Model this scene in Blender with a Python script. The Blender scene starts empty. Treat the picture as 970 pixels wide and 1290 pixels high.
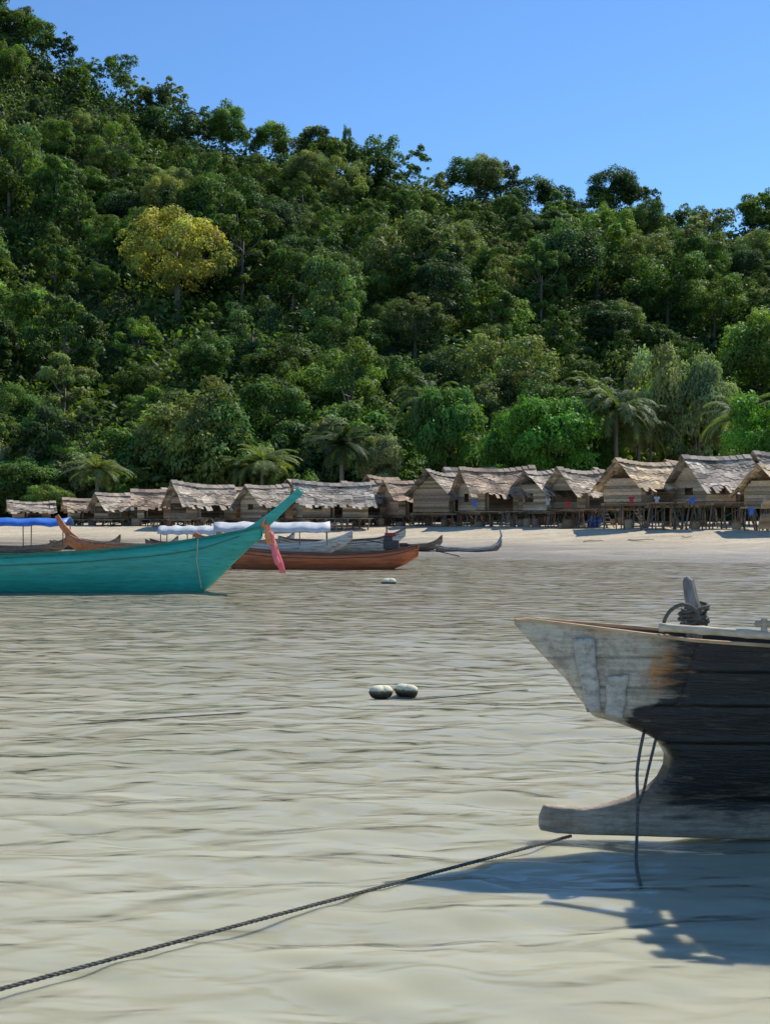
import bpy, math, random
import numpy as np
from mathutils import Vector, Matrix, noise as mn
random.seed(7); rng=np.random.default_rng(7)
S=bpy.context.scene; COL=S.collection
F=1500.0
def P(px,py,D): return Vector(((px-485)/F*D, D, 2+(645-py)/F*D))
# ------------------------------------------------------------ materials
def mat(name):
    m=bpy.data.materials.new(name); m.use_nodes=True
    nt=m.node_tree; b=nt.nodes["Principled BSDF"]; return m,nt,b
def N(nt,t,**k):
    n=nt.nodes.new(t)
    for a,v in k.items():
        if a.startswith("i_"):
            n.inputs[a[2:].replace("_"," ")].default_value=v
        else: setattr(n,a,v)
    return n
def ramp(nt,fac,stops):
    r=nt.nodes.new("ShaderNodeValToRGB"); e=r.color_ramp.elements
    while len(e)<len(stops): e.new(0.5)
    for i,(p,c) in enumerate(stops):
        e[i].position=p; e[i].color=(c[0],c[1],c[2],1)
    nt.links.new(fac,r.inputs[0]); return r.outputs[0]
def mix(nt,fac,a,b,mode='MIX'):
    n=nt.nodes.new("ShaderNodeMix"); n.data_type='RGBA'; n.blend_type=mode
    for s,v in ((n.inputs[0],fac),(n.inputs[6],a),(n.inputs[7],b)):
        if hasattr(v,"links"): nt.links.new(v,s)
        elif isinstance(v,(int,float)): s.default_value=v
        else: s.default_value=(v[0],v[1],v[2],1)
    return n.outputs[2]
def mathn(nt,op,a,b=0.0,clamp=False):
    n=nt.nodes.new("ShaderNodeMath"); n.operation=op; n.use_clamp=clamp
    for s,v in ((n.inputs[0],a),(n.inputs[1],b)):
        if hasattr(v,"links"): nt.links.new(v,s)
        else: s.default_value=v
    return n.outputs[0]
def noisen(nt,scale,detail=4,rough=0.6,stretch=None,coord="Object",dist=0.0):
    tc=nt.nodes.new("ShaderNodeTexCoord"); v=tc.outputs[coord]
    if stretch:
        mp=nt.nodes.new("ShaderNodeMapping"); mp.inputs["Scale"].default_value=stretch
        nt.links.new(v,mp.inputs[0]); v=mp.outputs[0]
    n=nt.nodes.new("ShaderNodeTexNoise"); n.inputs["Scale"].default_value=scale
    n.inputs["Detail"].default_value=detail; n.inputs["Roughness"].default_value=rough
    n.inputs["Distortion"].default_value=dist
    nt.links.new(v,n.inputs["Vector"]); return n.outputs[0]
def bump(nt,b,h,strength,dist):
    n=nt.nodes.new("ShaderNodeBump"); n.inputs["Strength"].default_value=strength
    n.inputs["Distance"].default_value=dist; nt.links.new(h,n.inputs["Height"])
    nt.links.new(n.outputs[0],b.inputs["Normal"])
def simple(name,c1,c2,scale=6,rough=0.7,stretch=None,bs=0.3,bd=0.01,lo=0.35,hi=0.65,dirt=None):
    m,nt,b=mat(name)
    n=noisen(nt,scale,6,0.65,stretch)
    col=ramp(nt,n,[(lo,c1),(hi,c2)])
    if dirt:
        n2=noisen(nt,dirt[1],5,0.7,dirt[2] if len(dirt)>2 else None)
        f=ramp(nt,n2,[(0.5,(0,0,0)),(0.68,(1,1,1))])
        col=mix(nt,f,col,dirt[0])
    nt.links.new(col,b.inputs["Base Color"]); b.inputs["Roughness"].default_value=rough
    bump(nt,b,n,bs,bd); return m
def tinted(name,c1,c2,scale,stretch,rough=0.9):
    m,nt,b=mat(name)
    n=noisen(nt,scale,6,0.7,stretch)
    col=ramp(nt,n,[(0.3,c1),(0.7,c2)])
    a=N(nt,"ShaderNodeAttribute",attribute_name="tint")
    col=mix(nt,1.0,col,a.outputs["Color"],'MULTIPLY')
    nt.links.new(col,b.inputs["Base Color"]); b.inputs["Roughness"].default_value=rough
    bump(nt,b,n,0.4,0.02); return m
def leafmat(name):
    m,nt,b=mat(name)
    oi=nt.nodes.new("ShaderNodeObjectInfo")
    a=N(nt,"ShaderNodeAttribute",attribute_name="tint")
    col=mix(nt,1.0,oi.outputs["Color"],a.outputs["Color"],'MULTIPLY')
    nt.links.new(col,b.inputs["Base Color"]); b.inputs["Roughness"].default_value=0.6
    b.inputs["Specular IOR Level"].default_value=0.22
    tr=nt.nodes.new("ShaderNodeBsdfTranslucent")
    c2=mix(nt,1.0,col,(1.6,1.7,0.6),'MULTIPLY'); nt.links.new(c2,tr.inputs[0])
    ms=nt.nodes.new("ShaderNodeMixShader"); ms.inputs[0].default_value=0.36
    nt.links.new(b.outputs[0],ms.inputs[1]); nt.links.new(tr.outputs[0],ms.inputs[2])
    nt.links.new(ms.outputs[0],nt.nodes["Material Output"].inputs[0]); return m
M={}
M['leaf']=leafmat("foliage")
M['bark']=simple("bark",(0.09,0.075,0.055),(0.2,0.18,0.14),3,0.9,(1,1,0.2))
M['thatch']=tinted("thatch",(0.20,0.16,0.12),(0.64,0.555,0.45),5,(1,4,4))
M['boards']=tinted("wall_boards",(0.19,0.13,0.08),(0.54,0.41,0.275),4,(1,1,6))
M['pole']=simple("stilt_wood",(0.10,0.077,0.055),(0.30,0.235,0.17),5,0.9,(3,3,0.6))
M['teal']=simple("teal_paint",(0.03,0.37,0.28),(0.05,0.50,0.39),2.5,0.4,(0.5,1,3),0.15,0.006,dirt=((0.04,0.28,0.21),5,(0.4,1,4)))
M['tealdark']=simple("dark_green_trim",(0.01,0.14,0.10),(0.02,0.24,0.17),6,0.5)
M['redboat']=simple("red_brown_paint",(0.46,0.11,0.035),(0.68,0.20,0.07),3,0.55,(0.4,1,4),dirt=((0.28,0.10,0.05),4,(0.4,1,3)))
M['darkrim']=simple("dark_rim_wood",(0.06,0.035,0.025),(0.14,0.08,0.055),5,0.7,(0.4,3,3))
M['orange']=simple("orange_paint",(0.55,0.15,0.04),(0.72,0.24,0.08),3,0.5,dirt=((0.28,0.1,0.045),5))
M['greyboat']=simple("weathered_grey_hull",(0.36,0.35,0.32),(0.66,0.64,0.59),3,0.7,(0.4,1,4),dirt=((0.18,0.16,0.14),4,(0.5,1,3)))
M['brownboat']=simple("weathered_brown_hull",(0.16,0.10,0.07),(0.38,0.28,0.20),3,0.7,(0.4,1,4),dirt=((0.08,0.055,0.045),4,(0.5,1,3)))
M['deck']=simple("deck_planks",(0.16,0.11,0.07),(0.36,0.28,0.19),3,0.8,(0.4,8,1))
M['white']=simple("white_canvas",(0.5,0.5,0.49),(0.72,0.72,0.70),3,0.7)
M['blue']=simple("blue_tarpaulin",(0.03,0.13,0.5),(0.06,0.22,0.65),3,0.5)
M['metal']=simple("dark_engine_metal",(0.02,0.02,0.022),(0.06,0.05,0.05),8,0.4)
M['redmetal']=simple("red_engine_cover",(0.16,0.012,0.02),(0.25,0.03,0.03),8,0.4)
M['rope']=simple("dark_rope",(0.045,0.042,0.035),(0.17,0.16,0.13),60,0.85,None,0.6,0.004)
M['pink']=simple("pink_ribbon",(0.95,0.15,0.17),(0.97,0.26,0.26),8,0.7)
M['oribbon']=simple("orange_ribbon",(0.9,0.26,0.07),(0.95,0.36,0.12),8,0.7)
M['bamboo']=simple("bamboo",(0.45,0.34,0.21),(0.70,0.58,0.42),6,0.5,(0.5,6,6))
M['barrel']=simple("blue_plastic",(0.02,0.07,0.3),(0.03,0.12,0.42),4,0.4)
def cloth(name,c): return simple(name,[x*0.7 for x in c],c,4,0.85)
M['c1']=cloth("red_cloth",(0.6,0.06,0.06)); M['c2']=cloth("blue_cloth",(0.08,0.2,0.6))
M['c3']=cloth("white_cloth",(0.75,0.75,0.75))
# ------------------------------------------------------------ mesh helpers
def link(o,parent=None):
    COL.objects.link(o)
    if parent: o.parent=parent
    return o
def empty(name,loc=(0,0,0),yaw=0,label=None,cat=None,group=None):
    o=bpy.data.objects.new(name,None); o.empty_display_size=0.2
    o.location=loc; o.rotation_euler=(0,0,yaw); link(o); meta(o,label,cat,group); return o
def meta(o,label=None,cat=None,group=None):
    if label:o["label"]=label
    if cat:o["category"]=cat
    if group:o["group"]=group
def raw(name,V,Fc,mats,smooth=False,tint=None,mi=None):
    me=bpy.data.meshes.new(name)
    V=np.asarray(V,dtype=np.float32)
    if isinstance(Fc,np.ndarray):
        nf,k=Fc.shape
        me.vertices.add(len(V)); me.vertices.foreach_set("co",V.ravel())
        me.loops.add(nf*k); me.loops.foreach_set("vertex_index",Fc.astype(np.int32).ravel())
        me.polygons.add(nf); me.polygons.foreach_set("loop_start",np.arange(nf,dtype=np.int32)*k)
        me.polygons.foreach_set("loop_total",np.full(nf,k,dtype=np.int32))
        me.update(calc_edges=True)
    else:
        me.from_pydata([tuple(map(float,v)) for v in V],[],Fc); me.update()
    for m in (mats if isinstance(mats,(list,tuple)) else [mats]): me.materials.append(m)
    if smooth: me.polygons.foreach_set("use_smooth",[True]*len(me.polygons))
    if tint is not None:
        at=me.color_attributes.new("tint",'FLOAT_COLOR','POINT')
        t=np.asarray(tint,dtype=np.float32)
        if t.ndim==1: t=np.stack([t,t,t],1)
        t=np.concatenate([t,np.ones((len(t),1),np.float32)],1)
        at.data.foreach_set("color",t.ravel())
    return me
class MB:
    def __init__(s): s.v=[];s.f=[];s.t=[];s.tc=(1,1,1)
    def add(s,vs,fs):
        o=len(s.v); s.v+= [tuple(v) for v in vs]; s.f+=[tuple(i+o for i in f) for f in fs]; s.t+=[s.tc]*len(vs)
    def box(s,c,sz,R=None):
        hx,hy,hz_=[a/2 for a in sz]; c=Vector(c)
        vs=[Vector((x,y,z)) for z in(-hz_,hz_) for y in(-hy,hy) for x in(-hx,hx)]
        if R is not None: vs=[R@v for v in vs]
        s.add([v+c for v in vs],[(0,2,3,1),(4,5,7,6),(0,1,5,4),(2,6,7,3),(0,4,6,2),(1,3,7,5)])
    def beam(s,a,b,w,h):
        a=Vector(a);b=Vector(b);d=(b-a); L=d.length
        q=d.to_track_quat('X','Z').to_matrix(); s.box((a+b)/2,(L,w,h),q)
    def tube(s,pts,r,n=8,cap=True):
        pts=[Vector(p) for p in pts]; m=len(pts); rs=r if hasattr(r,'__len__') else [r]*m
        up=Vector((0,0,1)); prev=None; vs=[]
        for i,p in enumerate(pts):
            d=(pts[min(i+1,m-1)]-pts[max(i-1,0)]).normalized()
            if prev is None:
                a=d.cross(up); 
                if a.length<0.1: a=d.cross(Vector((1,0,0)))
            else: a=prev-d*prev.dot(d)
            a.normalize(); prev=a; b=d.cross(a)
            for k in range(n):
                t=2*math.pi*k/n; vs.append(p+(a*math.cos(t)+b*math.sin(t))*rs[i])
        fs=[(i*n+k,i*n+(k+1)%n,(i+1)*n+(k+1)%n,(i+1)*n+k) for i in range(m-1) for k in range(n)]
        if cap: fs+=[tuple(range(n))[::-1],tuple((m-1)*n+k for k in range(n))]
        s.add(vs,fs)
    def obj(s,name,mats,parent=None,smooth=False,bevel=0,mods=None):
        me=raw(name,s.v,s.f,mats,smooth,tint=s.t)
        o=bpy.data.objects.new(name,me); link(o,parent)
        if bevel:
            b=o.modifiers.new("b",'BEVEL'); b.width=bevel; b.segments=2; b.limit_method='ANGLE'
        return o
def fnoise(x,y,z=0.0): return mn.noise(Vector((x,y,z)))
# ------------------------------------------------------------ terrain
ridge_px=np.array([-600,-300,-100,0,80,160,250,330,400,470,550,640,720,790,840,890,930,970,1100,1400,1700])
ridge_row=np.array([-80,-80,-40,0,57,96,144,168,178,190,210,228,245,233,256,285,266,257,252,290,330])
RX=(ridge_px-485)/F*250; RH=(645-ridge_row)/F*250+2-1.15-7.0
shX=np.array([-300,-60,-20,0,6,10,14,20,40,300]); shY=np.array([70,68,66,63,59,55,51,47,44,42])
def hz(x,y):
    x=np.asarray(x,float); y=np.asarray(y,float)
    ys=np.interp(x,shX,shY); d=y-ys
    z=np.where(d<0,np.maximum(d*0.014,-0.9),0)
    z=z+np.interp(d,[0,5,10,18,32,60],[0,0.10,0.35,0.95,1.1,1.2])*(d>0)
    H=np.interp(x,RX,RH); t=np.clip((y-104)/146,0,1)
    hill=H*(0.8*t+0.2*t*t)
    hill+= (3.0*np.sin(x*0.09+1.3)*np.sin(y*0.055)+1.8*np.sin(x*0.2+y*0.13))*np.sin(np.pi*t)
    hill=np.where(y>250,H-(y-250)*0.35,hill)
    return z+hill
def ground_mat():
    m,nt,b=mat("sand_and_soil")
    g=nt.nodes.new("ShaderNodeNewGeometry"); sp=nt.nodes.new("ShaderNodeSeparateXYZ"); nt.links.new(g.outputs["Position"],sp.inputs[0])
    n=noisen(nt,0.6,8,0.65,(0.35,1.4,1)); n2=noisen(nt,5,6,0.75,(0.5,1.5,1))
    sand=ramp(nt,n,[(0.3,(0.50,0.41,0.265)),(0.7,(0.74,0.635,0.455))])
    sand=mix(nt,ramp(nt,n2,[(0.50,(0,0,0)),(0.66,(0.8,0.8,0.8))]),sand,(0.29,0.215,0.135))
    wz=mathn(nt,'ADD',sp.outputs[2],mathn(nt,'MULTIPLY',mathn(nt,'SUBTRACT',n,0.5),0.5))
    wet=ramp(nt,wz,[(0.12,(1,1,1)),(0.50,(0,0,0))])
    c=mix(nt,wet,sand,mix(nt,n2,(0.15,0.12,0.08),(0.33,0.27,0.185)))
    far=mathn(nt,'MULTIPLY',mathn(nt,'SUBTRACT',sp.outputs[1],mathn(nt,'ADD',90,mathn(nt,'MULTIPLY',n,14))),0.4,True)
    soil=ramp(nt,n2,[(0.3,(0.025,0.035,0.012)),(0.7,(0.055,0.07,0.025))])
    c=mix(nt,far,c,soil)
    nt.links.new(c,b.inputs["Base Color"])
    r=mix(nt,wet,(0.95,)*3,(0.35,)*3); nt.links.new(r,b.inputs["Roughness"])
    bump(nt,b,n2,0.8,0.14); return m
xs=np.concatenate([np.linspace(-600,-110,30),np.linspace(-105,105,220),np.linspace(110,600,30)])
ys=np.concatenate([np.linspace(-300,36,20),np.linspace(38,100,340),np.linspace(102,262,90),np.linspace(270,700,20)])
X,Y=np.meshgrid(xs,ys); Z=hz(X,Y)
Z=np.where(Y<38,np.minimum(Z,-0.5),Z)
dsh=Y-np.interp(X,shX,shY)
nn=np.array([fnoise(a*0.25,b*0.25)+(0.6*fnoise(a*1.1,b*1.1,7) if b<100 else 0) for a,b in zip(X.ravel(),Y.ravel())]).reshape(X.shape)
bar=np.array([(fnoise(a*0.07+b*0.02,b*0.55,4) if 36<b<80 else 0) for a,b in zip(X.ravel(),Y.ravel())]).reshape(X.shape)
Z=Z+nn*np.where(Y>104,1.0,np.where(Y>40,0.10,0.02))+bar*0.50*np.clip((dsh+13)/6,0,1)*np.clip((12-dsh)/8,0,1)
nx,ny=len(xs),len(ys)
I=np.arange(nx*ny).reshape(ny,nx)
Fc=np.stack([I[:-1,:-1],I[:-1,1:],I[1:,1:],I[1:,:-1]],-1).reshape(-1,4)
g=bpy.data.objects.new("ground",raw("ground",np.stack([X,Y,Z],-1).reshape(-1,3),Fc,ground_mat(),True)); link(g)
g["kind"]="structure"; g["label"]="pale sand beach rising into a steep jungle hill"; g["category"]="ground"
# ------------------------------------------------------------ water
def water_mat():
    m,nt,b=mat("murky_water"); nt.nodes.remove(b)
    n=noisen(nt,0.35,3,0.55,(0.5,1.6,1))
    c=ramp(nt,n,[(0.3,(0.365,0.35,0.235)),(0.7,(0.45,0.43,0.305))])
    g=nt.nodes.new("ShaderNodeNewGeometry"); sp=nt.nodes.new("ShaderNodeSeparateXYZ"); nt.links.new(g.outputs["Position"],sp.inputs[0])
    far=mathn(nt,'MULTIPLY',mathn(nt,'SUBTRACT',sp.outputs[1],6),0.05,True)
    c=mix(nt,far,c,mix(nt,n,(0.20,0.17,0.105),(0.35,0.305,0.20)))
    n1=noisen(nt,2.5,1.6,0.48,(0.55,1.35,1),dist=0.5); n2=noisen(nt,0.9,1,0.5,(0.45,1.3,1)); n3=noisen(nt,7.5,1.2,0.5,(0.6,1.2,1),dist=0.3)
    h=mathn(nt,'ADD',mathn(nt,'ADD',n1,mathn(nt,'MULTIPLY',n2,0.7)),mathn(nt,'MULTIPLY',n3,0.09))
    bp=nt.nodes.new("ShaderNodeBump"); bp.inputs["Strength"].default_value=0.75; bp.inputs["Distance"].default_value=0.115; nt.links.new(h,bp.inputs["Height"])
    # light scattered back by suspended silt barely depends on the ripple slope
    up=nt.nodes.new("ShaderNodeCombineXYZ"); up.inputs[2].default_value=1
    d=nt.nodes.new("ShaderNodeBsdfDiffuse"); nt.links.new(c,d.inputs[0]); nt.links.new(up.outputs[0],d.inputs["Normal"])
    ss=nt.nodes.new("ShaderNodeSubsurfaceScattering"); nt.links.new(c,ss.inputs["Color"]); ss.inputs["Scale"].default_value=0.22; ss.inputs["Radius"].default_value=(1,0.95,0.7)
    nt.links.new(up.outputs[0],ss.inputs["Normal"])
    md=nt.nodes.new("ShaderNodeMixShader"); md.inputs[0].default_value=0.7; nt.links.new(d.outputs[0],md.inputs[1]); nt.links.new(ss.outputs[0],md.inputs[2])
    gl=nt.nodes.new("ShaderNodeBsdfGlossy"); gl.inputs["Roughness"].default_value=0.13; nt.links.new(bp.outputs[0],gl.inputs["Normal"])
    fr=nt.nodes.new("ShaderNodeFresnel"); fr.inputs[0].default_value=1.33; nt.links.new(bp.outputs[0],fr.inputs["Normal"])
    ms=nt.nodes.new("ShaderNodeMixShader"); nt.links.new(fr.outputs[0],ms.inputs[0]); nt.links.new(md.outputs[0],ms.inputs[1]); nt.links.new(gl.outputs[0],ms.inputs[2])
    nt.links.new(ms.outputs[0],nt.nodes["Material Output"].inputs[0]); return m
R0,R1=2.6,72; nr,nc=760,460
yy=np.exp(np.linspace(math.log(R0),math.log(R1),nr)); uu=np.linspace(-1,1,nc)
Yw=np.repeat(yy[:,None],nc,1); Xw=uu[None,:]*(Yw*0.5+3)
Zw=np.zeros_like(Yw); dy=Yw*math.log(R1/R0)/nr; dx=(Yw*0.5+3)*2/nc
wr=np.random.default_rng(3)
for i in range(80):
    lam=0.20*(1.2/0.20)**wr.random(); th=wr.normal(0.10,0.36); k=2*math.pi/lam
    kx,ky=k*math.sin(th),-k*math.cos(th); amp=0.0027*lam**0.95
    att=np.clip((lam/np.maximum(dy,dx*abs(math.sin(th)))-2.5)/3,0,1)
    ph=wr.random()*6.28
    a=kx*Xw+ky*Yw+ph+0.9*np.sin(0.5*Xw+0.31*Yw+i)
    Zw+=amp*att*(np.sin(a)+0.2*np.cos(2*a))
edge=np.clip((1-np.abs(uu))*6,0,1)[None,:]; Zw*=edge*np.clip((70-Yw)/20,0.25,1)
Zw*=np.clip((Yw-R0)/0.5,0,1)
V=np.stack([Xw,Yw,Zw],-1).reshape(-1,3); I=np.arange(nr*nc).reshape(nr,nc)
Fc=np.stack([I[:-1,:-1],I[:-1,1:],I[1:,1:],I[1:,:-1]],-1).reshape(-1,4)
base=len(V)
ex=[(-600,-300),(600,-300),(-600,R0),(-(R0*0.5+3),R0),((R0*0.5+3),R0),(600,R0),(-600,R1),(-(R1*0.5+3),R1),((R1*0.5+3),R1),(600,R1)]
V=np.concatenate([V,np.array([(a,b,0) for a,b in ex])])
b0=base
Q=np.array([[b0+0,b0+1,b0+5,b0+2],[b0+2,b0+3,b0+7,b0+6],[b0+4,b0+5,b0+9,b0+8]])
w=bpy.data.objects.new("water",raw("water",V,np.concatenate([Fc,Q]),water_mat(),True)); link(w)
w["kind"]="structure"; w["label"]="murky olive shallow sea with small ripples"; w["category"]="water"
# ------------------------------------------------------------ vegetation
def leaves(pos,nrm,size,tint,r,asp=0.55):
    n=len(pos); nrm=nrm/np.linalg.norm(nrm,axis=1,keepdims=True)
    t=r.normal(size=(n,3)); t-=nrm*np.sum(t*nrm,1,keepdims=True); t/=np.linalg.norm(t,axis=1,keepdims=True)
    b=np.cross(nrm,t); s=size[:,None]
    V=np.stack([pos-t*s,pos-b*s*asp+nrm*s*0.12,pos+t*s,pos+b*s*asp+nrm*s*0.12],1).reshape(-1,3)
    Fc=np.arange(n*4).reshape(n,4); return V,Fc,np.repeat(tint,4,axis=0)
crown_data={}
def crown_mesh(seed,R,H,nl,per,leaf,zc,spread=0.85,low=0.0,lo_lobe=0.17,hi_lobe=0.36):
    r=np.random.default_rng(seed); Ps=[];Ns=[];Ss=[];Ts=[];C=[]
    for i in range(nl):
        d=r.normal(size=3); d/=np.linalg.norm(d)
        if d[2]<-0.35 and low==0: d[2]*=-0.6
        rad=r.uniform(0.3,1)**0.45*spread
        c=d*rad*np.array([R,R,H]); lr=R*r.uniform(lo_lobe,hi_lobe); C.append((c,lr))
        n=int(per*(lr/(0.28*R))**1.8)
        q=r.normal(size=(n,3)); q/=np.linalg.norm(q,axis=1,keepdims=True)
        q[:,2]=np.where(q[:,2]<-0.35,-q[:,2],q[:,2])
        sh=1+0.22*np.sin(q[:,:1]*6+i)*np.sin(q[:,1:2]*7+2*i)+0.1*np.sin(q[:,2:3]*9+i)
        p=c+q*lr*sh*r.uniform(0.72,1.06,(n,1))*np.array([1,1,0.85])
        Ps.append(p); Ns.append(q*0.9+np.array([0,0,0.25])+r.normal(size=(n,3))*0.38); Ss.append(leaf*r.uniform(0.5,1.3,n))
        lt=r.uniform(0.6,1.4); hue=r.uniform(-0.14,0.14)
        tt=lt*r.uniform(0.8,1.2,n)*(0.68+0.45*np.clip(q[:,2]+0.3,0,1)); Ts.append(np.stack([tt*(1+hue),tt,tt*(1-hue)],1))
    p=np.concatenate(Ps); p[:,2]+=zc
    N_=np.concatenate(Ns);S_=np.concatenate(Ss);T_=np.concatenate(Ts)
    crown_data[seed]=(p,N_,S_,T_)
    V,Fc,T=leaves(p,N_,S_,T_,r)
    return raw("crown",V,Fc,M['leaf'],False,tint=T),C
def trunk_mesh(seed,h,rad,C,zc):
    r=random.Random(seed); mb=MB(); bx,by=r.uniform(-.4,.4),r.uniform(-.4,.4)
    pts=[(bx*math.sin(t*3)*0.5,by*math.sin(t*2.5)*0.5,-1.5+(h+1.5)*t) for t in [i/6 for i in range(7)]]
    mb.tube(pts,[rad*(1.35-0.8*i/6) for i in range(7)],8)
    for c,lr in C[:9]:
        z0=h*r.uniform(0.6,0.95); t=(z0+1.5)/(h+1.5)
        s=Vector((bx*math.sin(t*3)*0.5,by*math.sin(t*2.5)*0.5,z0)); e=Vector((c[0],c[1],c[2]+zc))
        m_=(s+e)/2+Vector((0,0,-0.4)); mb.tube([s,m_,e],[rad*0.4,rad*0.25,rad*0.08],6)
    return raw("trunk",mb.v,mb.f,M['bark'],True,tint=mb.t)
variants=[]
specs=[(5.2,4.4,50,400,6.4),(4.8,5.2,46,400,7.4),(5.8,3.6,56,380,6.8),(4.2,5.2,42,400,7.2),(5.4,4.2,42,410,6.8),(5.0,3.8,58,360,6.4),(5.6,4.6,40,420,6.8),(4.0,4.8,42,410,7.0)]
for i,(R,H_,nl,per,zc) in enumerate(specs):
    cm,C=crown_mesh(100+i,R,H_,nl,per,0.18,zc,spread=0.88,low=1,lo_lobe=0.10+0.02*(i%3),hi_lobe=0.26+0.04*(i%3)); tm=trunk_mesh(200+i,zc,0.22,C,zc); variants.append((cm,tm,zc))
ntree=[0]
def tree(x,y,s,var,col,label,sz=None,name="tree",group="jungle trees covering the hillside",z=None,cat="tree",crown=None):
    cm,tm,zc=variants[var] if crown is None else crown
    zz=float(hz(x,y)) if z is None else z
    e=bpy.data.objects.new(name,None); e.location=(x,y,zz-0.2); e.rotation_euler=(0,0,random.uniform(0,6.28))
    e.scale=(s,s,sz or s); COL.objects.link(e); meta(e,label,cat,group)
    for nm,me in (("trunk",tm),("crown",cm)):
        o=bpy.data.objects.new(nm,me); o.parent=e; COL.objects.link(o)
        if nm=="crown": o.color=(*col,1)
    ntree[0]+=1; return e
def gcol():
    k=random.random(); v=random.uniform(0.65,1.35)*1.5
    if k<0.38: c=(0.056,0.100,0.022)
    elif k<0.58: c=(0.038,0.070,0.026)
    elif k<0.84: c=(0.082,0.130,0.026)
    else: c=(0.108,0.135,0.046)
    return tuple(a*v for a in c)
cand=[]
row=0; y=110.0
while y<246:
    half=0.35*y+7; x=-half+(row%2)*3.9
    while x<half:
        xx=x+random.uniform(-2.9,2.9); y2=y+random.uniform(-3,3)
        s=random.choice([0.5,0.62,0.78,0.9,1.0,1.25])*random.uniform(0.9,1.1)*(0.8 if y<130 else 0.97 if y<210 else 0.8)
        if not(-40<xx<-20 and 140<y2<166 and s>0.6): cand.append((xx,y2,s))
        x+=7.8
    y+=8.0; row+=1
x=-96
while x<100:
    cand.append((x+random.uniform(-1,1),random.uniform(247,252),random.uniform(0.5,0.85))); x+=4.0
cand.sort(key=lambda c:c[1])
far_c=cand[268:]; cand=cand[:268]
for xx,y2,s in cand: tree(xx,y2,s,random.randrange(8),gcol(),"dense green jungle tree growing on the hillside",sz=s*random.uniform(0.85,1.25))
print("TREES",ntree[0],"far",len(far_c))
def farwood():
    r=np.random.default_rng(77); Ps=[];Ns=[];Ss=[];Ts=[]
    for xx,y2,s in far_c:
        p,N_,S_,T_=crown_data[100+random.randrange(8)]; m=r.random(len(p))<0.34
        a=random.uniform(0,6.28); ca,sa=math.cos(a),math.sin(a); Rm=np.array([[ca,-sa,0],[sa,ca,0],[0,0,1]])
        sz=random.uniform(0.9,1.15)
        Ps.append((p[m]@Rm.T)*np.array([s,s,s*sz])+np.array([xx,y2,float(hz(xx,y2))-0.2+(1.5 if y2>246 else 0)])); Ns.append(N_[m]@Rm.T); Ss.append(S_[m]*s*1.6)
        Ts.append(T_[m]*np.array(gcol())/0.08)
    V,Fc,T=leaves(np.concatenate(Ps),np.concatenate(Ns),np.concatenate(Ss),np.concatenate(Ts),r)
    o=bpy.data.objects.new("distant_forest",raw("distant_forest",V,Fc,M['leaf'],False,tint=T)); link(o)
    o.color=(0.08,0.08,0.08,1); o["kind"]="stuff"; o["label"]="dense green forest canopy near the hill crest"; o["category"]="forest"
farwood()
def solve(px,py,h,lo=106,hi=250):
    best=None
    for D in np.linspace(lo,hi,400):
        p=P(px,py,D); e=abs(float(hz(p.x,D))+h-p.z)
        if best is None or e<best[0]: best=(e,p.x,D)
    return best[1],best[2]
cy=crown_mesh(301,6.6,4.4,84,380,0.19,8.0,spread=0.92,low=1,lo_lobe=0.10,hi_lobe=0.24); ty=trunk_mesh(302,8.0,0.35,cy[1],8.0)
x_,y_=solve(222,316,11.0)
print("YELLOW",x_,y_)
tree(x_,y_,1.22,0,(0.38,0.37,0.09),"broad yellow-green flowering tree above the jungle canopy",crown=(cy[0],ty,8.0),sz=1.38)
x_,y_=solve(205,250,9.0)
tree(x_,y_,0.6,0,(0.26,0.28,0.08),"smaller yellow-green tree on the hillside",crown=(cy[0],ty,8.0),sz=1.1)
x_,y_=solve(420,365,10.0)
tree(x_,y_,0.9,1,(0.15,0.23,0.075),"light green round tree with pale trunk on the hillside",sz=1.35)
x_,y_=solve(70,225,9.0)
tree(x_,y_,0.5,1,(0.17,0.31,0.045),"small bright green tree on the hillside",sz=1.1)
for px,row_,s in ((437,150,0.25),(285,122,1.0),(400,152,0.8),(770,208,1.0),(610,192,0.9),(960,232,1.1),(20,12,1.0)):
    D=249; X_=(px-485)/F*D; zt=2+(645-row_)/F*D; zb=float(hz(X_,D)); 
    h=max(5,zt-zb); tree(X_,D,s,random.choice([0,2,5,6]),gcol(),"tree standing out on the ridge line",sz=h/11.2)
def undergrowth():
    r=np.random.default_rng(9); n=7500
    yb=np.sqrt(r.uniform(104**2,256**2,n)); xb=r.uniform(-1,1,n)*(0.37*yb+12); zb=hz(xb,yb)
    k=62; rad=r.uniform(1.0,3.3,n)
    q=r.normal(size=(n,k,3)); q/=np.linalg.norm(q,axis=2,keepdims=True); q[:,:,2]=np.abs(q[:,:,2])
    p=np.stack([xb,yb,zb],1)[:,None,:]+q*rad[:,None,None]*np.array([1,1,1.35])*r.uniform(0.7,1.05,(n,k,1))
    tt=(r.uniform(0.5,1.6,n)[:,None]*r.uniform(0.7,1.3,(n,k)))
    T=np.stack([tt,tt,tt*0.9],-1).reshape(-1,3)
    nr_=(q+r.normal(size=q.shape)*0.5).reshape(-1,3)
    V,Fc,T=leaves(p.reshape(-1,3),nr_,np.repeat(rad*0.14,k)*r.uniform(0.6,1.4,n*k),T,r)
    o=bpy.data.objects.new("undergrowth",raw("undergrowth",V,Fc,M['leaf'],False,tint=T)); link(o)
    o.color=(0.08,0.13,0.035,1); o["kind"]="stuff"; o["label"]="tangled green undergrowth between the hillside trees"; o["category"]="undergrowth"
undergrowth()
sv=[]
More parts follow.
